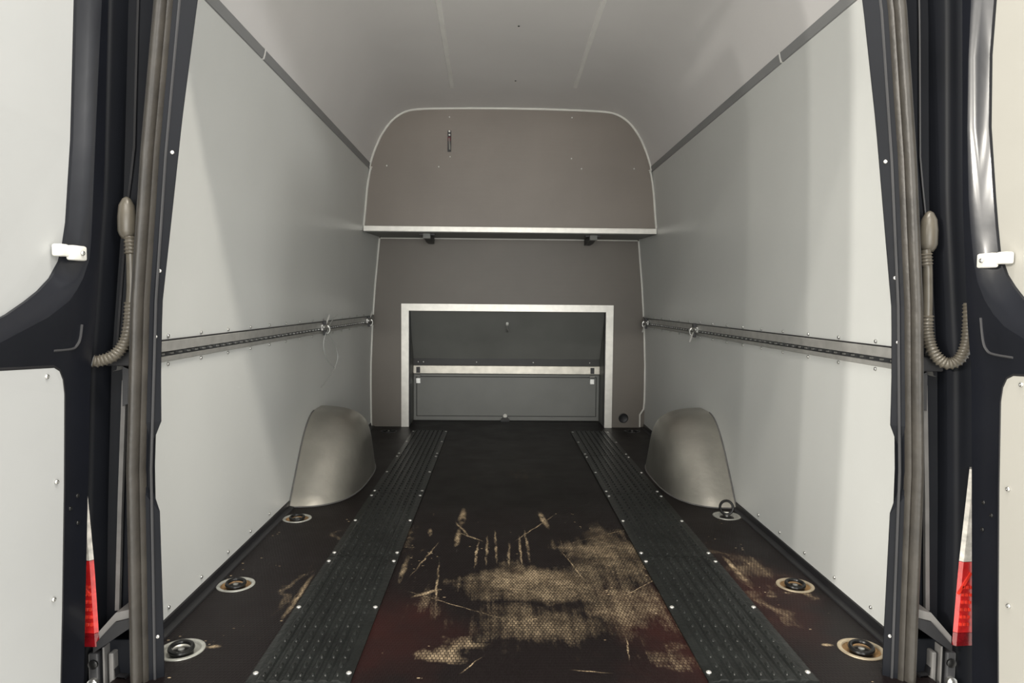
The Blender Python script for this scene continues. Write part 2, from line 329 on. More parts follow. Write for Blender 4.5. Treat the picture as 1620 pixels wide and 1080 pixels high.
# side walls: outer skin with lining sheets, screws
SKIN = [(-.12, .985), (.3, .995), (.8, .99), (1.3, .95), (1.7, .90), (1.9, .84), (2.0, .70), (2.04, .40), (2.05, 0)]
def wall_side(side, sx):
    b = MB(); ys = [0.10, 1, 2, 3, 3.5]
    b.grid([[(sx*x, y, z) for z, x in SKIN[:6]] for y in ys])
    root = struct(b.build('wall_'+side, 'van_skin', smooth=True), 'van side wall lined with pale grey sheets')
    ysf = [0.075 + i*(YB-0.075)/40 for i in range(41)]
    def sheet(zs, nm):
        bb = MB(); front = [[(sx*wallx(y, z), y, z) for z in zs] for y in ysf]; bb.grid(front)
        bb.grid([[(sx*(wallx(y, z)+.006), y, z) for z in zs] for y in ysf])
        for zi in (0, -1): bb.grid([[(sx*wallx(y, zs[zi]), y, zs[zi]), (sx*(wallx(y, zs[zi])+.006), y, zs[zi])] for y in ysf])
        return bb.build(nm, 'wall_sheet', root, smooth=True)
    sheet([0.0, .05, .1, .2, .3, .4, .5, .6, .676], 'lower_panel')
    sheet([.680, .75, .82, .9, 1.0, 1.1, 1.2, 1.3, 1.4, 1.5, 1.572], 'upper_panel')
    for i in range(14):
        y = .274 + i*.19
        if y > 2.9: break
        for z in (.7125, .6435): screw(root, (sx*(wallx(y, z)-.0005), y, z), (-sx, 0, 0.03), WSCREW)
    for i in range(14):
        y = .25 + i*.19
        if 1.15 < y < 2.2: continue
        screw(root, (sx*(wallx(y, .045)-.0005), y, .045), (-sx, 0, 0), WSCREW)
    return root
wl = wall_side('left', -1); wr = wall_side('right', 1)

# ceiling liner
CEIL = [(.815, 1.572), (.792, 1.651), (.772, 1.70), (.745, 1.755), (.70, 1.818), (.655, 1.858), (.605, 1.884), (.54, 1.897), (.4, 1.903), (.2, 1.907), (0, 1.908)]
half = CEIL; full = [(-x, z) for x, z in half] + [(x, z) for x, z in half[::-1][1:]]
b = MB(); ysc = [-.02 + i*(YB+.02)/20 for i in range(21)]
b.grid([[(x, y, z) for x, z in full] for y in ysc])
b.grid([[(x*1.012, y, z+.012) for x, z in full] for y in ysc])
ceiling = struct(b.build('ceiling', 'ceiling_sheet', smooth=True, angle=60), 'pale grey lined roof of the load space')
b = MB(); sk = [(-x, z) for z, x in SKIN[4:]] + [(x, z) for z, x in SKIN[4:][::-1][1:]]
b.grid([[(x, y, z) for x, z in sk] for y in (0.0, 1, 2, 3, 3.5)]); b.build('roof_skin', 'van_skin', ceiling, smooth=True)
for sx, x0, x1, ye in ((-1, .298, .316, 2.244), (1, .310, .319, 2.213)):
    bb = MB(); rows = []
    for i in range(12):
        y = .05 + (ye-.05)*i/11; x = sx*(x0 + (x1-x0)*max(0, (y-1.25))/1.0); z = 1.9045
        rows.append([(x-.012, y, z+.002), (x-.008, y, z-.005), (x+.008, y, z-.005), (x+.012, y, z+.002)])
    bb.grid(rows); o = len(bb.v); bb.add(rows[-1], [(0, 1, 2, 3)]); bb.build('batten', 'batten', ceiling)
screw(ceiling, (.006, 1.43, 1.907), (0, 0, -1), DARKS); screw(ceiling, (.01, 2.13, 1.907), (0, 0, -1), DARKS)
# seam profiles where wall sheet meets roof liner, two lengths each side with a pale joint sleeve
k = 3
for sx, yj in ((-1, .813), (1, .77)):
    for (ya, yb, nm) in ((.0, yj, 0), (yj+.004, YL, 1)):
        b = MB(); rows = []
        for i in range(9):
            y = ya + (yb-ya)*i/8
            rows.append([(sx*(.8185), y, 1.556), (sx*(.8125), y, 1.558), (sx*(.8085), y, 1.572), (sx*(.806), y, 1.586), (sx*.811, y, 1.590)])
        b.grid(rows); t = struct(b.build('trim_%d' % k, 'seam_grey', smooth=True), 'grey seam strip between wall sheet and roof liner'); k += 1
        if nm: bb = MB(); bb.grid([[(sx*.8175, yj+q, 1.556), (sx*.8115, yj+q, 1.558), (sx*.8072, yj+q, 1.572), (sx*.8045, yj+q, 1.587), (sx*.8095, yj+q, 1.592)] for q in (-.004, .008)]); bb.build('joint_sleeve', 'batten', t)

# ------------------------------------------------------------------ bulkhead with its recess
HX0, HX1, HZ = -.632, .617, .745
outl = [(wallx(YB, z), z) for z in (0, .2, .4, .6, .8, 1.0, 1.2)] + [(.78, 1.24), (-.78, 1.24)] + [(-wallx(YB, z), z) for z in (1.2, 1.0, .8, .6, .4, .2, 0)]
poly = outl + [(HX0, 0), (HX0, HZ), (HX1, HZ), (HX1, 0)]
vv, ff = fill_holes(poly, [])
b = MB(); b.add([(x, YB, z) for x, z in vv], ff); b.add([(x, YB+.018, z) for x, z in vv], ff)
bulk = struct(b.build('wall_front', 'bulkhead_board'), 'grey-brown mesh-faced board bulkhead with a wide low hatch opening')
for x, s in ((HX0, 1), (HX1, -1)):
    bb = MB(); bb.prism([(YB, .0), (YH, .0), (YH, .40), (YB+.002, HZ), (YB, HZ)], x, x-s*.01, 'yz'); bb.build('recess_side', 'hatch_grey', bulk)
bb = MB(); bb.add([(HX0, YB+.012, HZ+.003), (HX1, YB+.012, HZ+.003), (HX1, YH, .415), (HX0, YH, .415), (HX0, YB+.03, HZ+.003), (HX1, YB+.03, HZ+.003), (HX1, YH+.015, .41), (HX0, YH+.015, .41)], [(0, 1, 2, 3), (4, 5, 6, 7)])
slope = bb.build('sloped_panel', 'hatch_grey', bulk)
bb = MB(); bb.box(HX0, HX1, YH-.004, YH+.02, .3725, .418); ds = bb.build('dark_rail', 'dark_strip', bulk)
for x in (-.60, -.565, -.21, .17, .55): screw(bulk, (x, YH-.004, .394), (0, -1, 0), SMALL)
bb = MB(); bb.box(HX0-.3, HX1+.3, YH+.012, YH+.022, -.02, .8); bb.build('backing', 'hatch_grey', bulk)
# hook on the sloped panel
bb = MB(); bb.tube(smooth_path([(-.009, 3.052, .664), (-.009, 3.040, .655), (-.009, 3.040, .63), (-.004, 3.045, .612), (-.009, 3.06, .606)], 5), .004, 6)
bb.box(-.017, -.001, 3.045, 3.062, .645, .668, .002); bb.build('hook', 'steel', bulk, smooth=True)
# rubber bung, marks of old screws
bb = MB(); bb.lathe([(.031, 0), (.031, .004), (.027, .006), (.02, .003)], 24, Matrix.Translation((.740, YB-.001, .062)) @ Matrix.Rotation(pi/2, 4, 'X')); bb.build('bung', 'black_plastic', bulk, smooth=True)
# pale edge bead round the bulkhead
for sx in (-1, 1):
    pts = [(sx*(wallx(YB, z)-.004), YB-.004, z) for z in (.005, .06, .10)] if sx < 0 else [(sx*.846, YB-.004, .005), (sx*.846, YB-.004, .085), (sx*.868, YB-.004, .12)]
    pts += [(sx*(wallx(YB, z)-.004), YB-.004, z) for z in (.16, .25, .4, .55, .648)]
    bb = MB(); bb.tube(pts, .0055, 6); bb.build('edge_bead', 'bead_white', bulk, smooth=True)
    pts = [(sx*(wallx(YB, z)-.004), YB-.004, z) for z in (.712, .8, .9, 1.0, 1.1, 1.19)]
    bb = MB(); bb.tube(pts, .0055, 6); bb.build('edge_bead', 'bead_white', bulk, smooth=True)
bb = MB(); bb.tube([(-.81, YB-.004, 1.192), (-.4, YB-.004, 1.193), (.4, YB-.004, 1.193), (.81, YB-.004, 1.192)], .004, 6); bb.build('edge_bead', 'bead_white', bulk, smooth=True)
b = MB(); b.box(-.98, .98, 3.48, 3.5, -.05, 2.0); struct(b.build('wall_cab', 'van_skin'))

# ------------------------------------------------------------------ aluminium hatch frame, cross bar, flap
fr = tag(empty('hatch_frame', (0, YB, 0)), 'pale aluminium angle frame round the low hatch opening in the bulkhead', 'frame')
FW = .047
MB().prism([(HX0-FW, HZ+.038), (HX1+FW, HZ+.038), (HX1, HZ-.006), (HX0, HZ-.006)], YB-.011, YB-.0005).build('top_rail', 'alu', fr)
MB().prism([(HX0-FW, .0), (HX0, .0), (HX0, HZ-.006), (HX0-FW, HZ+.038)], YB-.0112, YB-.0005).build('upright', 'alu', fr)
MB().prism([(HX1, .0), (HX1+FW, .0), (HX1+FW, HZ+.038), (HX1, HZ-.006)], YB-.0112, YB-.0005).build('upright', 'alu', fr)
MB().prism([(HX0+.001, .005), (HX0+.006, .005), (HX0+.006, HZ-.01), (HX0+.001, HZ-.01)], YB-.010, YB+.03).build('inner_lip', 'dark_grey_plastic', fr)
MB().prism([(HX1-.006, .005), (HX1-.001, .005), (HX1-.001, HZ-.01), (HX1-.006, HZ-.01)], YB-.010, YB+.03).build('inner_lip', 'dark_grey_plastic', fr)
cb = tag(MB().box(HX0+.001, HX1-.001, YH-.024, YH-.001, .318, .3715, .002).build('cross_bar', 'alu_worn', None, (0, YH-.024, .318)), 'scratched aluminium bar across the hatch recess above the flap', 'bar')
fl = tag(empty('storage_flap', (0, YH, 0)), 'flat grey hinged flap closing the low recess under the aluminium bar', 'hatch')
zt = .305
MB().box(HX0+.003, HX1-.003, YH-.012, YH-.002, .003, .312).build('surround', 'hatch_grey', fl)
MB().box(-.612, .597, YH-.0135, YH-.0122, .030, .2985).build('shadow_gap', 'gap_dark', fl)
pn = MB().box(-.607, .592, YH-.019, YH-.0125, .034, .2945, .0015).build('panel', 'hatch_grey', fl)
for x in (-.598, .566):
    hg = MB().box(x-.014, x+.014, YH-.0225, YH-.019, .252, .286, .001).build('hinge', 'steel', fl)
    MB().box(x-.013, x+.013, YH-.0285, YH-.0245, .322, .362, .001).build('hinge_leaf', 'dark_grey_plastic', hg)
    MB().tube([(x-.016, YH-.027, .300), (x+.016, YH-.027, .300)], .007, 8).build('knuckle', 'steel', hg, smooth=True)
MB().lathe([(.014, 0), (.014, .004), (.009, .006), (.007, .003)], 18, Matrix.Translation((-.016, YH-.030, .036)) @ Matrix.Rotation(pi/2, 4, 'X')).build('lock_barrel', 'clip_white', fl, smooth=True)
MB().prism([(-.046, .0005), (.014, .0005), (.012, .014), (-.002, .026), (-.030, .026), (-.044, .014)], YH-.045, YH-.0195).build('lock_keeper', 'ring_black', fl)

# ------------------------------------------------------------------ overhead locker
lk = tag(empty('overhead_locker', (0, YL, 1.2)), 'grey-brown arched board locker under the roof, with a bright lower edge', 'locker')
arch = [(x*.998, z-.001) for x, z in CEIL]
lp = [(-.848, 1.205), (-.842, 1.3), (-.829, 1.44), (-.812, 1.545), (-.802, 1.56)] + [(-x, z) for x, z in arch] + [(x, z) for x, z in arch[::-1][1:]] + [(.802, 1.56), (.812, 1.545), (.829, 1.44), (.842, 1.3), (.848, 1.205)]
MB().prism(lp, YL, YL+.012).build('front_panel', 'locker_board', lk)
MB().prism([(-.847, YL+.002), (.847, YL+.002), (.805, YB-.001), (-.805, YB-.001)], 1.1965, 1.2085, 'xy').build('bottom_board', 'hatch_grey', lk)
MB().box(-.8475, .8475, YL-.006, YL-.0005, 1.200, 1.2305, .0015).build('lower_profile', 'alu', lk)
pts = [(x*.995 if abs(x) > .3 else x, YL-.003, z-(.004 if z > 1.6 else 0)) for x, z in lp[0:]]
pts = [(-.8455, YL-.003, 1.231)] + pts[1:-1] + [(.8455, YL-.003, 1.231)]
MB().tube(smooth_path(pts, 3), .0062, 6).build('edge_bead', 'bead_white', lk, smooth=True)
for x, z in ((-.355, 1.852), (-.416, 1.57), (.347, 1.858), (.347, 1.626), (.406, 1.569), (.71, 1.573), (-.713, 1.573), (-.351, 1.628)): screw(lk, (x, YL, z), (0, -1, 0), SMALL)
lt = MB().box(-.365, -.345, YL-.006, YL-.0005, 1.655, 1.775, .002).build('latch', 'dark_grey_plastic', lk)
MB().tube(smooth_path([(-.355, YL-.008, 1.735), (-.355, YL-.014, 1.72), (-.353, YL-.016, 1.69), (-.353, YL-.014, 1.665)], 4), .005, 6).build('lever', 'steel', lt, smooth=True)
MB().box(-.363, -.347, YL-.014, YL-.006, 1.715, 1.738, .002).build('lever_grip', 'hook_red', lt)
for z in (1.77, 1.75): screw(lk, (-.355, YL-.006, z), (0, -1, 0), SCREW)
for x in (-.49, .49):
    s = 1 if x > 0 else -1
    br = MB().prism([(YL+.09, 1.196), (YL+.09, 1.172), (YL+.20, 1.158), (YB-.001, 1.158), (YB-.001, 1.196)], x-.018, x+.018, 'yz').build('bracket', 'dark_grey_plastic', lk)
    MB().box(x-.045, x+.045, YL+.075, YL+.115, 1.188, 1.1963).build('bracket_foot', 'dark_grey_plastic', br)
    MB().box(x-.022, x+.022, YL+.055, YL+.0895, 1.166, 1.1963, .002).build('bracket_block', 'hatch_grey', br)

# ------------------------------------------------------------------ wheel arch covers
def arch_cover(sx, label):
    H = .318; rows = []; th = [pi*i/32 for i in range(33)]
    for q in range(22):
        f = q/21.0; z = H*(1-(1-f)**1.9) if q else 0.0
        t = z/H; sh = max(0.0, 1-t**7)**0.42
        y0 = 1.232 + .245*z/.28; y1 = 2.10 - .20*z/.28
        c = (y0+y1)/2; a = (y1-y0)/2*(0.25+0.75*sh) ; p = (.234-.05*z)*max(sh, 0.0)
        row = []
        for k in th:
            cx, sy = cos(k), sin(k); ex = 2/2.9
            yy = c - a*math.copysign(abs(cx)**ex, cx); pr = p*(abs(sy)**ex)
            row.append((sx*(wallx(yy, z)-.0015-pr), yy, z+.0005))
        rows.append(row)
    base = (sx*.86, 1.66, 0); b = MB(); b.grid(rows)
    root = tag(empty('wheel_arch_cover', base), label, 'wheel arch', 'wheel arch covers')
    b.build('shell', 'arch_grey', root, smooth=True, angle=70)
    fl = MB(); o = [rows[0][i] for i in range(33)]
    fl.tube([(x, y, z+.002) for x, y, z in o], .003, 6); fl.build('foot_flange', 'grey_ridge', root, smooth=True)
    e = MB(); e.tube([(r[0][0]-sx*.002, r[0][1], r[0][2]) for r in rows[:-1]], .0035, 6); e.build('wall_flange', 'grey_ridge', root, smooth=True)
arch_cover(-1, 'grey moulded wheel arch cover below the rail with the hanging cable tie')
arch_cover(1, 'grey moulded wheel arch cover behind the floor ring that stands upright')

# ------------------------------------------------------------------ traction mats in two rows
def traction_mat(x0, x1, y0, y1, label):
    root = tag(empty('traction_mat', (x0, y0, 0)), label, 'mat', 'ribbed black floor mats')
    nr = 7; w = x1-x0; prof = [(x0, .0005), (x0, .005), (x0+.012, .006)]; e = .018; rw = (w-2*e)/nr
    cen = []
    for i in range(nr):
        a = x0+e+i*rw; cen.append(a+rw/2)
        prof += [(a+rw*.12, .006), (a+rw*.26, .0095), (a+rw*.74, .0095), (a+rw*.88, .006)]
    prof += [(x1-.012, .006), (x1, .005), (x1, .0005)]
    b = MB(); b.grid([[(x, y, z) for x, z in prof] for y in (y0, y1)]); n = len(prof)
    b.f.append(tuple(range(n))); b.f.append(tuple(range(n, 2*n))); b.build('base', 'mat_black', root)
    s = MB(); ny = int((y1-y0-.03)/.036)
    for j in range(ny):
        y = y0+.022+j*(y1-y0-.044)/(ny-1)
        for i, x in enumerate(cen):
            lx, ly = .0052, .0125 if j % 2 else .0085; h = .0135; q = .0095
            ring = [(x+lx*cos(t), y+ly*sin(t), q) for t in [pi/3*k for k in range(6)]]; top = [(x+lx*.45*cos(t), y+ly*.5*sin(t), h) for t in [pi/3*k for k in range(6)]]
            s.add(ring+top, [(k, (k+1) % 6, 6+(k+1) % 6, 6+k) for k in range(6)] + [tuple(range(6, 12))])
    st = s.build('stud', 'mat_black', root, smooth=True, angle=80); st['kind'] = 'stuff'
    ym = (y0+y1)/2
    for y in (y0+.034, ym, y1-.034):
        for x in (x0+.010, x1-.010): screw(root, (x, y, .0055), (0, 0, 1), SCREW)
segs = [(-.02, .695), (.699, 1.42), (1.424, 2.143), (2.147, 2.83)]
words = ['nearest the rear door', 'second from the rear door', 'third from the rear door', 'ending at the bulkhead']
for (y0, y1), wd in zip(segs, words):
    traction_mat(-.590, -.372, y0, y1, 'ribbed black mat on the cable tie side, ' + wd)
    traction_mat(.384, .620, y0, y1, 'ribbed black mat on the upright ring side, ' + wd)

# ------------------------------------------------------------------ lashing cups
def cup(x, y, rim, dish, tilt, rz, label):
    root = tag(empty('lashing_ring', (x, y, 0)), label, 'lashing ring', 'lashing rings sunk into the floor')
    T = Matrix.Translation((x, y, 0))
    def ringmesh(prof, nm, m):
        bb = MB(); rows = [[T @ Vector((r*cos(2*pi*k/32), r*sin(2*pi*k/32), z)) for k in range(32)] for r, z in prof]; bb.grid(rows, True); return bb.build(nm, m, root, smooth=True)
    ringmesh([(.052, .0003), (.0515, .002), (.047, .0032), (.043, .0022), (.041, -.001)], 'rim', rim)
    bb = MB(); prof = [(.0425, -.0005), (.039, -.006), (.031, -.011), (.028, -.013)]
    rows = [[T @ Vector((r*cos(2*pi*k/32), r*sin(2*pi*k/32), z)) for k in range(32)] for r, z in prof]; bb.grid(rows, True); bb.f.append(tuple(range(96, 128))); bb.build('dish', dish, root, smooth=True)
    R = Matrix.Rotation(rz, 4, 'Z')
    bb = MB(); bb.lathe([(.026, -.0128), (.026, -.004), (.020, -.001), (.010, .0)], 20, T); bb.build('hub', 'ring_black', root, smooth=True)
    MB().lathe([(.0075, -.002), (.0075, .003), (.004, .0045)], 10, T).build('bolt', 'steel', root, smooth=True)
    pts = []
    for k in range(25):
        a = 2*pi*k/24; p = Vector((.024*cos(a), .024*sin(a), 0)); p.y *= 1.05
        if tilt > 1:
            q = Vector((p.x, 0, p.y + .030)) ; q = Matrix.Rotation(-.25, 4, 'X') @ q; q += Vector((0, .004, 0))
        else: q = Matrix.Rotation(tilt, 4, 'X') @ p; q.z += .002 + (.026*sin(abs(tilt)) if tilt else 0)
        pts.append(T @ (R @ q))
    MB().tube(pts, .0052, 8, cap=False).build('ring', 'ring_black', root, smooth=True)
cl = ['bare metal lashing cup beside the splintered chip, on the cable tie side by the door', 'rust-stained lashing cup on the cable tie side, second from the door', 'rust-edged lashing cup in front of the wheel arch on the cable tie side',
      'pale cream rimmed rusty lashing cup on the upright ring side, next to the door', 'rusty lashing cup on the upright ring side, second from the door, by bare wood chips', 'clean metal lashing cup with its black ring standing upright',
      'dark lashing cup by the bulkhead behind the wheel arch on the cable tie side', 'dark lashing cup by the bulkhead below the round black bung']
cup(*CUPS[3], 'steel_rim', 'steel_rim', .12, .5, cl[0]); cup(*CUPS[4], 'steel_rim', 'rust_dish', .10, .3, cl[1]); cup(*CUPS[5], 'steel_rim', 'rust_dish', .08, .2, cl[2])
cup(*CUPS[0], 'rust_rim', 'rust_dish', .12, -.5, cl[3]); cup(*CUPS[1], 'rust_rim', 'rust_dish', .10, -.2, cl[4]); cup(*CUPS[2], 'steel_rim', 'steel_rim', 1.4, -.15, cl[5])
cup(*CUPS[6], 'dark_grey_plastic', 'black_plastic', .0, .0, cl[6]); cup(*CUPS[7], 'dark_grey_plastic', 'black_plastic', .0, .0, cl[7])

# ------------------------------------------------------------------ lashing rails and fittings
def rail(sx, label):
    ya, yb = .03, YB-.012
    root = tag(empty('lashing_rail', (sx*.87, ya, .68)), label, 'rail', 'perforated lashing rails on the side walls')
    ys = [ya + (yb-ya)*i/24 for i in range(25)]
    def strip(prof, nm, m, par=root):   # (proud, z)
        bb = MB(); bb.grid([[(sx*(wallx(y, z)-d), y, z) for d, z in prof] for y in ys]); return bb.build(nm, m, par)
    strip([(.0003, .7045), (.006, .7045), (.007, .7025), (.007, .701)], 'upper_lip', 'black_plastic')
    strip([(.0075, .701), (.0105, .700), (.0105, .6765), (.003, .6760)], 'upper_flange', 'rail_alu')
    strip([(.003, .6760), (.003, .6640)], 'slot_channel', 'slot_dark')
    strip([(.003, .6640), (.0105, .6635), (.0085, .653), (.0003, .650)], 'lower_flange', 'rail_alu')
    bb = MB(); n = int((yb-ya)/.047)
    for i in range(n):
        y = ya+.02+i*.047; x = wallx(y, .67); xa, xb = sx*(x-.0035), sx*(x-.0085)
        bb.box(min(xa, xb), max(xa, xb), y-.0055, y+.0055, .6680, .6725)
    p = bb.build('slot_bridge', 'steel', root); p['kind'] = 'stuff'
rail(-1, 'slotted aluminium lashing rail with the thin cable tie hanging from it')
rail(1, 'slotted aluminium lashing rail on the wall by the round bung, no cable tie')
def fitting(sx, y, up_, label):
    x = wallx(y, .68)-.0105; z = .678
    root = tag(empty('rail_fitting', (sx*x, y, z)), label, 'fitting', 'metal fittings clamped in the lashing rails')
    X = lambda d: sx*(x-d)
    MB().box(X(.0), X(.010), y-.030, y+.030, z-.014, z+.014, .002).build('base', 'steel', root)
    MB().tube([(X(.016), y-.040, z+.002), (X(.016), y-.034, z+.002), (X(.016), y-.030, z+.002), (X(.016), y+.02, z+.002)], lambda i: (.004, .008, .010, .010)[i], 10).build('plunger', 'steel', root, smooth=True)
    pts = [(X(.020 + .013*cos(a)), y + .004, z - .010 + .018*sin(a)) for a in [2*pi*k/16 for k in range(17)]]
    MB().tube(pts, .004, 6, cap=False).build('ring', 'steel', root, smooth=True)
    dz = 1 if up_ else -1
    MB().tube([(X(.016), y-.006, z+dz*.012), (X(.024), y+.002, z+dz*.035), (X(.030), y+.010, z+dz*.058)], .0042, 6).build('lever', 'bright_screw', root, smooth=True)
    MB().box(X(.004), X(.020), y-.012, y+.012, z+.010, z+.030, .003).build('cap', 'dark_grey_plastic', root)
    MB().box(X(.004), X(.018), y-.010, y+.012, z-.036, z-.012, .003).build('catch', 'dark_grey_plastic', root)
fitting(-1, 1.745, True, 'metal rail fitting with the cable tie looped through it')
fitting(-1, 2.80, True, 'metal rail fitting beside the bulkhead, beyond the one with the cable tie')
fitting(1, 1.82, False, 'metal rail fitting with its pin hanging down, above the upright ring side arch')
fitting(1, 2.86, False, 'metal rail fitting with its pin hanging down, against the bulkhead')
xw = -(wallx(1.75, .6)-.03)
tie = tag(empty('cable_tie', (xw, 1.75, .66)), 'thin pale cable tie hanging in a loop from a rail fitting', 'cable tie')
MB().tube(smooth_path([(xw, 1.738, .655), (xw, 1.692, .617), (xw, 1.698, .574), (xw, 1.778, .519), (xw, 1.902, .478)], 6), .0024, 5).build('strap', 'tie_clear', tie, smooth=True)
MB().tube(smooth_path([(xw, 1.902, .478), (xw, 1.956, .510), (xw, 1.957, .548), (xw, 1.905, .590), (xw, 1.83, .624), (xw, 1.745, .652)], 6), .0024, 5).build('strap', 'tie_clear', tie, smooth=True)
MB().box(xw-.003, xw+.003, 1.898, 1.906, .474, .483, .001).build('head', 'clip_white', tie)
MB().tube(smooth_path([(xw, 1.902, .478), (xw, 1.776, .443), (xw, 1.637, .416)], 6), .0016, 5).build('tail', 'tie_clear', tie, smooth=True)
MB().tube(smooth_path([(xw, 1.745, .652), (xw, 1.79, .680), (xw, 1.87, .711), (xw, 1.961, .733)], 6), .0018, 5).build('tail', 'tie_clear', tie, smooth=True)

# ------------------------------------------------------------------ rear frame (pillars beside the door opening)
A0 = [(-.15, .773), (.1, .773), (.357, .776), (.55, .769), (.64, .768), (.793, .762), (.922, .7455), (1.176, .7135), (1.4, .680), (1.55, .655), (1.7, .620), (1.80, .585), (1.88, .55)]
NOTCH = [(-.15, .773), (.1, .773), (.357, .776), (.413, .793), (.499, .789), (.548, .769), (.64, .768), (.793, .762), (.922, .7455), (1.176, .7135), (1.4, .680), (1.55, .655), (1.7, .620), (1.80, .585), (1.88, .55)]
OUT = [(-.15, .935), (0, .930), (.37, .916), (.66, .902), (.77, .892), (1.02, .868), (1.4, .850), (1.7, .83), (1.88, .81)]
SEAL = [(-.15, .818), (.1, .817), (.45, .816), (.8, .799), (1.1, .773), (1.4, .740), (1.55, .715), (1.7, .68), (1.88, .61)]
ZP = sorted(set([-.15 + i*.05 for i in range(42)] + [.357, .413, .499, .548]))
ZP = [z for z in ZP if z <= 1.881]
def rear_frame(side, sx):
    b = MB(); rows = []
    for z in ZP:
        s = lerp(SEAL, z); o = lerp(OUT, z); g = o-s
        rows.append([(sx*(s-.024), .03, z), (sx*(s-.024), .006, z), (sx*(s+.016), .004, z), (sx*(s+.022), .012, z), (sx*(s+.024), .055, z), (sx*(s+g*.55), .060, z), (sx*(o-.012), .052, z),
                     (sx*(o-.004), .012, z), (sx*(o+.006), .004, z), (sx*(o+.05), .008, z), (sx*(o+.062), .03, z), (sx*(min(.985, o+.07)), .12, z)])
    b.grid(rows)
    root = struct(b.build('wall_rear_'+side, 'frame_paint', smooth=True, angle=50), 'black painted body frame beside the rear door opening')
    # inner lip with its cut-out
    b = MB(); b.grid([[(sx*lerp(NOTCH, z), .012, z), (sx*(lerp(SEAL, z)-.018), -.004, z)] for z in ZP]); b.grid([[(sx*lerp(NOTCH, z), .014, z), (sx*lerp(NOTCH, z), .012, z)] for z in ZP]); b.grid([[(sx*lerp(NOTCH, z), .014, z), (sx*(lerp(SEAL, z)-.018), .010, z)] for z in ZP])
    b.build('lip', 'frame_paint', root)
    # raised bead on the lip, lighter grey painted for the crease highlight
    b = MB(); b.tube([(sx*(lerp(SEAL, z)-.030), .001, z) for z in ZP], .0028, 6); b.build('lip_bead', 'dark_grey_plastic', root, smooth=True)
    # rubber weather seal: round bulb on a carrier
    rows = []
    for z in ZP:
        s = lerp(SEAL, z); pr = [(-.020, .004), (-.019, -.008), (-.013, -.013), (-.009, -.010), (-.006, -.018), (.001, -.024), (.009, -.022), (.014, -.014), (.016, -.003), (.016, .006)]
        rows.append([(sx*(s+a), y, z) for a, y in pr])
    b = MB(); b.grid(rows); b.build('weather_seal', 'seal_rubber', root, smooth=True, angle=70)
    # grey ridge below the hose outlet, reaching down to the sill flange
    zz = [.13 + i*.025 for i in range(21)]
    b = MB(); b.grid([[(sx*(lerp(OUT, z)-.052+.010*(1-z)), .0515, z), (sx*(lerp(OUT, z)-.052+.010*(1-z)), .043, z), (sx*(lerp(OUT, z)-.043+.010*(1-z)), .043, z), (sx*(lerp(OUT, z)-.043+.010*(1-z)), .0515, z)] for z in zz]); b.build('ridge', 'grey_ridge', root)
    # pressed seam up the pillar
    z2 = [.70 + i*.06 for i in range(20)]
    b = MB(); b.tube([(sx*(lerp(OUT, z)-.022-.010*ease((z-1.0)/.12)), .050, z) for z in z2], .0022, 5); b.build('pressed_seam', 'dark_grey_plastic', root, smooth=True)
    # angled gusset plate and dark blocks behind the seal
    s6 = lerp(SEAL, .6)
    MB().prism([(sx*(s6+.022), .648), (sx*(s6+.050), .660), (sx*(s6+.052), .575), (sx*(s6+.022), .590)], .036, .050).build('gusset', 'dark_grey_plastic', root)
    MB().box(sx*(s6+.020), sx*(s6+.075), .020, .056, .662, .694, .003).build('hose_plate', 'black_plastic', root)
    MB().box(sx*(s6+.021), sx*(s6+.036), .030, .055, .30, .52, .004).build('filler', 'dark_grey_plastic', root)
    MB().box(sx*(s6+.018), sx*(s6+.034), .020, .030, .523, .530).build('clip', 'grey_ridge', root)
    MB().box(sx*(s6+.020), sx*(s6+.040), .018, .054, .145, .225, .003).build('stop_block', 'dark_grey_plastic', root)
    # sill flange slanting out to the lamp foot
    MB().prism([(sx*(s6+.018), .158), (sx*(s6+.050), .150), (sx*.905, .098), (sx*.905, .082), (sx*(s6+.050), .132), (sx*(s6+.018), .140)], -.012, .050).build('sill_flange', 'grey_ridge', root)
    MB().prism([(sx*(s6+.016), .140), (sx*(s6+.050), .131), (sx*.905, .081), (sx*.905, .066), (sx*(s6+.016), .122)], -.016, .050).build('sill_flange_edge', 'black_plastic', root)
    # lower body corner with two upright ridges
    MB().box(sx*(s6+.018), sx*.97, .018, .10, -.15, .078, .004).build('corner_panel', 'frame_paint', root)
    MB().box(sx*.889, sx*.893, -.004, .020, -.15, .072, .001).build('corner_rib', 'grey_ridge', root)
    MB().box(sx*.872, sx*.882, -.002, .020, -.02, .058, .003).build('corner_rib', 'grey_ridge', root)
    MB().box(sx*.9035, sx*.925, -.002, .020, -.035, .058, .004).build('latch_plate', 'dark_grey_plastic', root)
    MB().lathe([(.011, 0), (.011, .008), (.006, .012)], 12, Matrix.Translation((sx*.913, -.002, -.005)) @ Matrix.Rotation(pi/2, 4, 'X')).build('latch_bolt', 'steel', root, smooth=True)
    MB().lathe([(.010, 0), (.010, .004), (.005, .006)], 12, Matrix.Translation((sx*.913, -.002, .035)) @ Matrix.Rotation(pi/2, 4, 'X')).build('latch_hole', 'ring_black', root, smooth=True)
    for z, me in ((1.10, SMALL), (.86, SMALL), (.725, SMALL), (.47, SMALL), (.09, SMALL)): screw(root, (sx*(lerp(NOTCH, z)+.010), .0075, z), (0, -1, 0), me)
    return root
rl = rear_frame('left', -1); rr_ = rear_frame('right', 1)
b = MB(); b.box(-.85, .85, .0, .10, 1.86, 2.05); struct(b.build('wall_rear_top', 'black_paint'), 'black painted header over the rear door opening')
b = MB(); b.box(-.93, .93, -.05, .03, -.15, -.024, .004); struct(b.build('trim_rear_sill', 'black_plastic'), 'black rear sill')

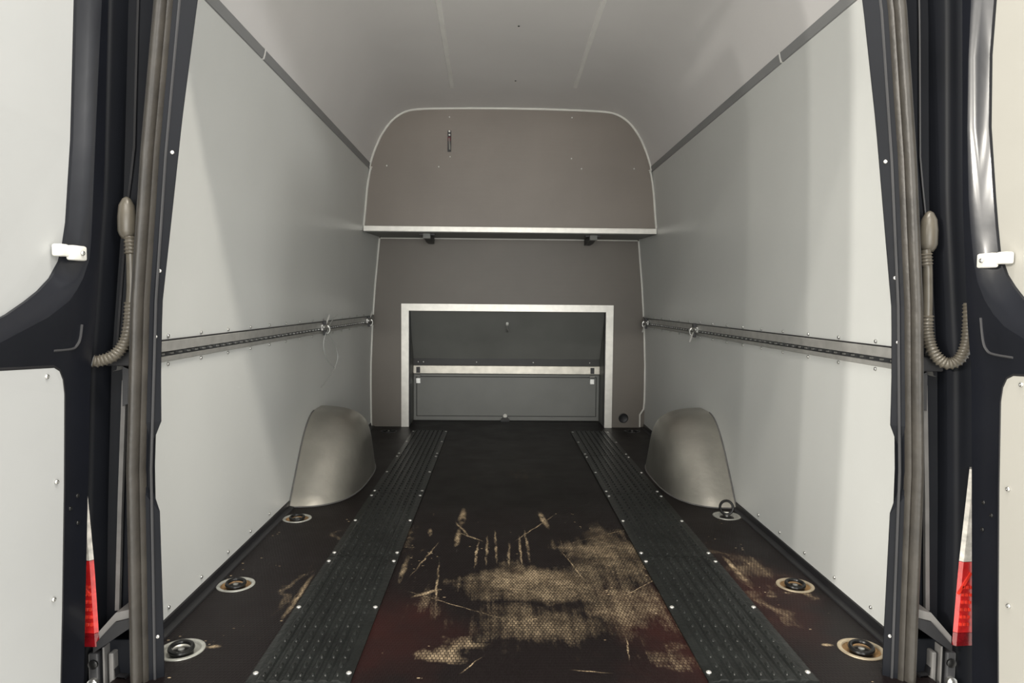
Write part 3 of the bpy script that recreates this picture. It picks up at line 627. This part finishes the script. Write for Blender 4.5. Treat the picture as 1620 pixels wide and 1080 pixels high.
# ------------------------------------------------------------------ door cable conduits
def conduit(path_plain, path_corr, collar, label, sx):
    root = tag(empty('cable_conduit', path_plain[-1]), label, 'conduit', 'ribbed cable conduits to the rear doors')
    pl = smooth_path(path_plain, 6); MB().tube(pl, .0098, 10).build('tube', 'conduit', root, smooth=True)
    def corr(path, nm, step=.0021):
        sp = smooth_path(path, 60); out = [sp[0]]; acc = 0
        for a, c in zip(sp, sp[1:]):
            acc += (c-a).length
            if acc >= step: out.append(c); acc = 0
        MB().tube(out, lambda i: .0133 if i % 3 == 1 else .0106, 12).build(nm, 'conduit', root, smooth=True, angle=60)
    corr(path_corr, 'bellows'); corr(collar, 'collar')
    t = Vector(path_plain[0])
    b = MB(); rows = []
    for k, (h, r) in enumerate(((.0, .55), (.008, .85), (.016, 1.0), (.045, 1.0), (.068, .85), (.082, .45), (.086, .1))):
        rows.append([(t.x + sx*.008 + .018*r*cos(a), t.y + .004 + .016*r*sin(a), t.z - .005 + h) for a in [2*pi*i/16 for i in range(16)]])
    b.grid(rows, True); b.f.append(tuple(range(len(b.v)-16, len(b.v)))); b.f.append(tuple(range(16))); b.build('elbow_boot', 'conduit', root, smooth=True, angle=80)
yc = .012
conduit([(-.824, yc, .93), (-.823, yc, .90), (-.823, yc, .83), (-.826, yc, .79)], [(-.826, yc, .795), (-.829, yc-.002, .75), (-.836, yc-.008, .712), (-.853, yc-.018, .686), (-.876, yc-.030, .676), (-.888, yc-.036, .677)], [(-.824, yc, .928), (-.823, yc, .894)], 'ribbed grey cable hose hooking into the door beside the wall with the cable tie', -1)
conduit([(.828, yc, .92), (.833, yc, .89), (.837, yc, .82), (.838, yc, .775)], [(.838, yc, .782), (.840, yc, .745), (.850, yc-.006, .705), (.872, yc-.014, .682), (.894, yc-.022, .690), (.905, yc-.028, .72), (.907, yc-.030, .76), (.906, yc-.030, .81)], [(.829, yc, .912), (.832, yc, .885)], 'ribbed grey cable hose in a deep U bend beside the pale cream door lining', 1)

# ------------------------------------------------------------------ tail lamps on the body corners
def tail_lamp(sx, label):
    root = tag(empty('tail_light', (sx*.94, -.01, .08)), label, 'tail light', 'tail lights')
    E = [(z, e + (.013 if sx > 0 else 0)) for z, e in ((.080, .8935), (.25, .900), (.37, .908), (.46, .914))]
    def sec(z0, z1, nm, m, y0=-.018):
        n = 6; rows = []
        for i in range(n+1):
            z = z0+(z1-z0)*i/n; e = lerp(E, z); rows.append([(sx*(e+.03), .03, z), (sx*e, y0+.006, z), (sx*(e+.006), y0, z), (sx*.965, y0+.004, z), (sx*.990, y0+.03, z), (sx*1.0, .10, z), (sx*(e+.07), .10, z)])
        b = MB(); b.grid(rows, True); b.f.append(tuple(range(7))); b.f.append(tuple(range(7*n, 7*n+7))); return b.build(nm, m, root)
    sec(.080, .108, 'lower_lens', 'lens_red_dark'); lr = sec(.109, .262, 'red_lens', 'lens_red'); sec(.263, .46, 'clear_lens', 'lens_clear')
    for i in range(6):
        z = .125 + i*.016
        for j in range(3):
            x = lerp(E, z)+.010+j*.008
            MB().box(sx*(x-.0025), sx*(x+.0025), -.0205, -.0178, z, z+.006).build('reflector_dot', 'lens_dot', lr)
    MB().prism([(sx*.908, .195), (sx*.912, .192), (sx*.938, .238), (sx*.934, .241)], -.0205, -.0175).build('lens_rib', 'lens_dot', lr)
tail_lamp(-1, 'bright red and clear tail light behind the door with the cool white lining')
tail_lamp(1, 'dark red and clear tail light behind the door with the cream lining')

# ------------------------------------------------------------------ rear doors, swung open a little past square
HINGE = [(-.15, .910), (0, .906), (.66, .882), (.766, .868), (1.02, .846), (1.4, .828), (1.9, .80)]
def rear_door(num, sx, s0, lining, win, bev, clipz, emboss):
    a = radians(5); D = Vector((sx*sin(a), -cos(a), 0)); Nn = Vector((-sx*cos(a), -sin(a), 0))
    def P(s, z, n=0.0): return Vector((sx*lerp(HINGE, z), -.04, 0)) + D*s + Nn*n + Vector((0, 0, z))
    # outer contour of the leaf
    hi = [(s0 + .012*max(0, (.6-z)/.75), z) for z in [-.12 + i*.08 for i in range(25)]]
    far = [(.74, 1.80)] + [(.775, z) for z in (1.7, 1.4, 1.1, .8, .5, .2, -.12)]
    cont = hi + [(s0+.03, 1.86), (.70, 1.86)] + far
    bo = bev + [(.55, bev[-1][1]-.012), (.70, bev[-1][1]-.002), (.735, .80), (.735, 1.2), (.735, 1.6), (.70, 1.76), (.20, 1.78), (bev[0][0]+.03, 1.74)]
    wi = win + [(.55, win[-1][1]-.012), (.68, win[-1][1]-.002), (.705, .84), (.705, 1.2), (.705, 1.58), (.67, 1.72), (.22, 1.74), (win[0][0]+.03, 1.70)]
    vv, ff = fill_holes(cont, [bo])
    b = MB(); b.add([P(s, z) for s, z in vv], ff); n = len(cont)
    b.add([P(s, z) for s, z in cont] + [P(s, z, -.085) for s, z in cont], [(i, (i+1) % n, n+(i+1) % n, n+i) for i in range(n)])
    vv2, ff2 = fill_holes(cont, []); b.add([P(s, z, -.085) for s, z in vv2], ff2)
    n = len(bo); mid = [((p[0]*.5+q[0]*.5), (p[1]*.5+q[1]*.5)) for p, q in zip(bo, wi)]
    b.grid([[P(s, z) for s, z in bo], [P(s, z, -.004) for s, z in [(p[0]*.75+q[0]*.25, p[1]*.75+q[1]*.25) for p, q in zip(bo, wi)]], [P(s, z, -.012) for s, z in mid], [P(s, z, -.024) for s, z in wi], [P(s, z, -.034) for s, z in wi]], True)
    base = P(s0, -.12)
    root = struct(b.build('door_%d' % num, 'black_paint', None, base, smooth=True, angle=35), 'open black rear van door with %s lining panels' % ('cream' if sx > 0 else 'cool white'))
    vv, ff = fill_holes([(s*.996+.0005, z) for s, z in wi], [])
    b = MB(); b.add([P(s, z, -.030) for s, z in vv], ff); b.build('window_panel', lining, root)
    e = s0 + .080
    lo = [(e+.004, -.06), (e-.002, .2), (e-.004, .45), (e-.003, .62), (e+.002, .650), (e+.012, .668), (e+.028, .676), (.40, .692), (.70, .690), (.715, .66), (.715, -.06)]
    vv, ff = fill_holes(lo, []); n = len(lo)
    b = MB(); b.add([P(s, z, .004) for s, z in vv], ff); b.add([P(s, z, .0005) for s, z in lo] + [P(s, z, .004) for s, z in lo], [(i, (i+1) % n, n+(i+1) % n, n+i) for i in range(n)])
    b.build('lower_panel', lining, root)
    rim = MB(); rim.tube([P(s, z, .001) for s, z in lo], .004, 6); rim.build('panel_edge', 'black_plastic', root, smooth=True)
    for s, z in ((e+.046, .660), (e+.019, .459), (e+.024, .236), (e+.03, .02), (.30, .672), (.50, .676), (.69, .672), (.69, .4), (.69, .1)): screw(root, P(s, z, .004), Nn, WSCREW)
    for s, z in ((e-.045, .415), (e-.025, .395), (e-.047, .360)): screw(root, P(s, z, .0005), Nn, DARKS, 'plug')
    b = MB(); b.tube(smooth_path([P(s, z, .001) for s, z in emboss], 5), .0024, 6); b.build('pressed_bead', 'dark_grey_plastic', root, smooth=True)  # pressed in the black paint; lighter grey paints its highlight
    # white buffer clip on the window edge
    cs, cz = clipz; Mx = Matrix((( D.x, 0, Nn.x, 0), (D.y, 0, Nn.y, 0), (0, 1, 0, 0), (0, 0, 0, 1)))
    def clipbox(s1, s2, z1, z2, n1, n2, nm, par):
        bb = MB(); bb.box(s1, s2, z1, z2, n1, n2, .004); bb.v = [tuple(P(0, cz) + Mx @ Vector((v[0], v[1]-cz, v[2]))) for v in bb.v]; return bb.build(nm, 'clip_white', par, smooth=True)
    c1 = clipbox(cs-.026, cs+.012, cz-.014, cz+.014, -.014, .003, 'buffer_clip', root); clipbox(cs+.010, cs+.034, cz-.008, cz+.015, -.026, -.006, 'buffer_clip_tongue', root)
    screw(c1, P(cs-.010, cz, .003), Nn, WSCREW)
    return root
winL = [(.055, 1.5), (.055, 1.36), (.056, 1.22), (.057, 1.10), (.062, .945), (.067, .905), (.075, .872), (.097, .839), (.125, .815), (.155, .796), (.195, .774), (.239, .756), (.30, .738)]
bevL = [(.018, 1.5), (.019, 1.37), (.025, 1.22), (.029, 1.10), (.030, .985), (.028, .915), (.030, .878), (.045, .840), (.060, .818), (.078, .798), (.13, .768), (.235, .728), (.30, .712)]
rear_door(1, -1, 0.0, 'door_lining', winL, bevL, (.066, .888), [(.040, .752), (.041, .725), (.048, .712), (.062, .706), (.110, .706)])
winR = [(.088, 1.5), (.078, 1.377), (.068, 1.28), (.066, 1.146), (.077, 1.011), (.080, .955), (.084, .904), (.100, .862), (.116, .840), (.141, .812), (.165, .793), (.21, .765), (.28, .742)]
bevR = [(.055, 1.5), (.050, 1.377), (.044, 1.28), (.041, 1.146), (.044, 1.011), (.046, .955), (.050, .895), (.058, .850), (.074, .815), (.095, .787), (.12, .765), (.18, .735), (.28, .715)]
mat('door_lining_cream', (0.42, 0.41, 0.375), 0.42, noise=0.04, nscale=3)
rear_door(2, 1, 0.028, 'door_lining_cream', winR, bevR, (.086, .890), [(.064, .780), (.066, .735), (.073, .718), (.088, .711), (.135, .708)])

for o in bpy.data.objects:
    if '_o' in o: del o['_o']
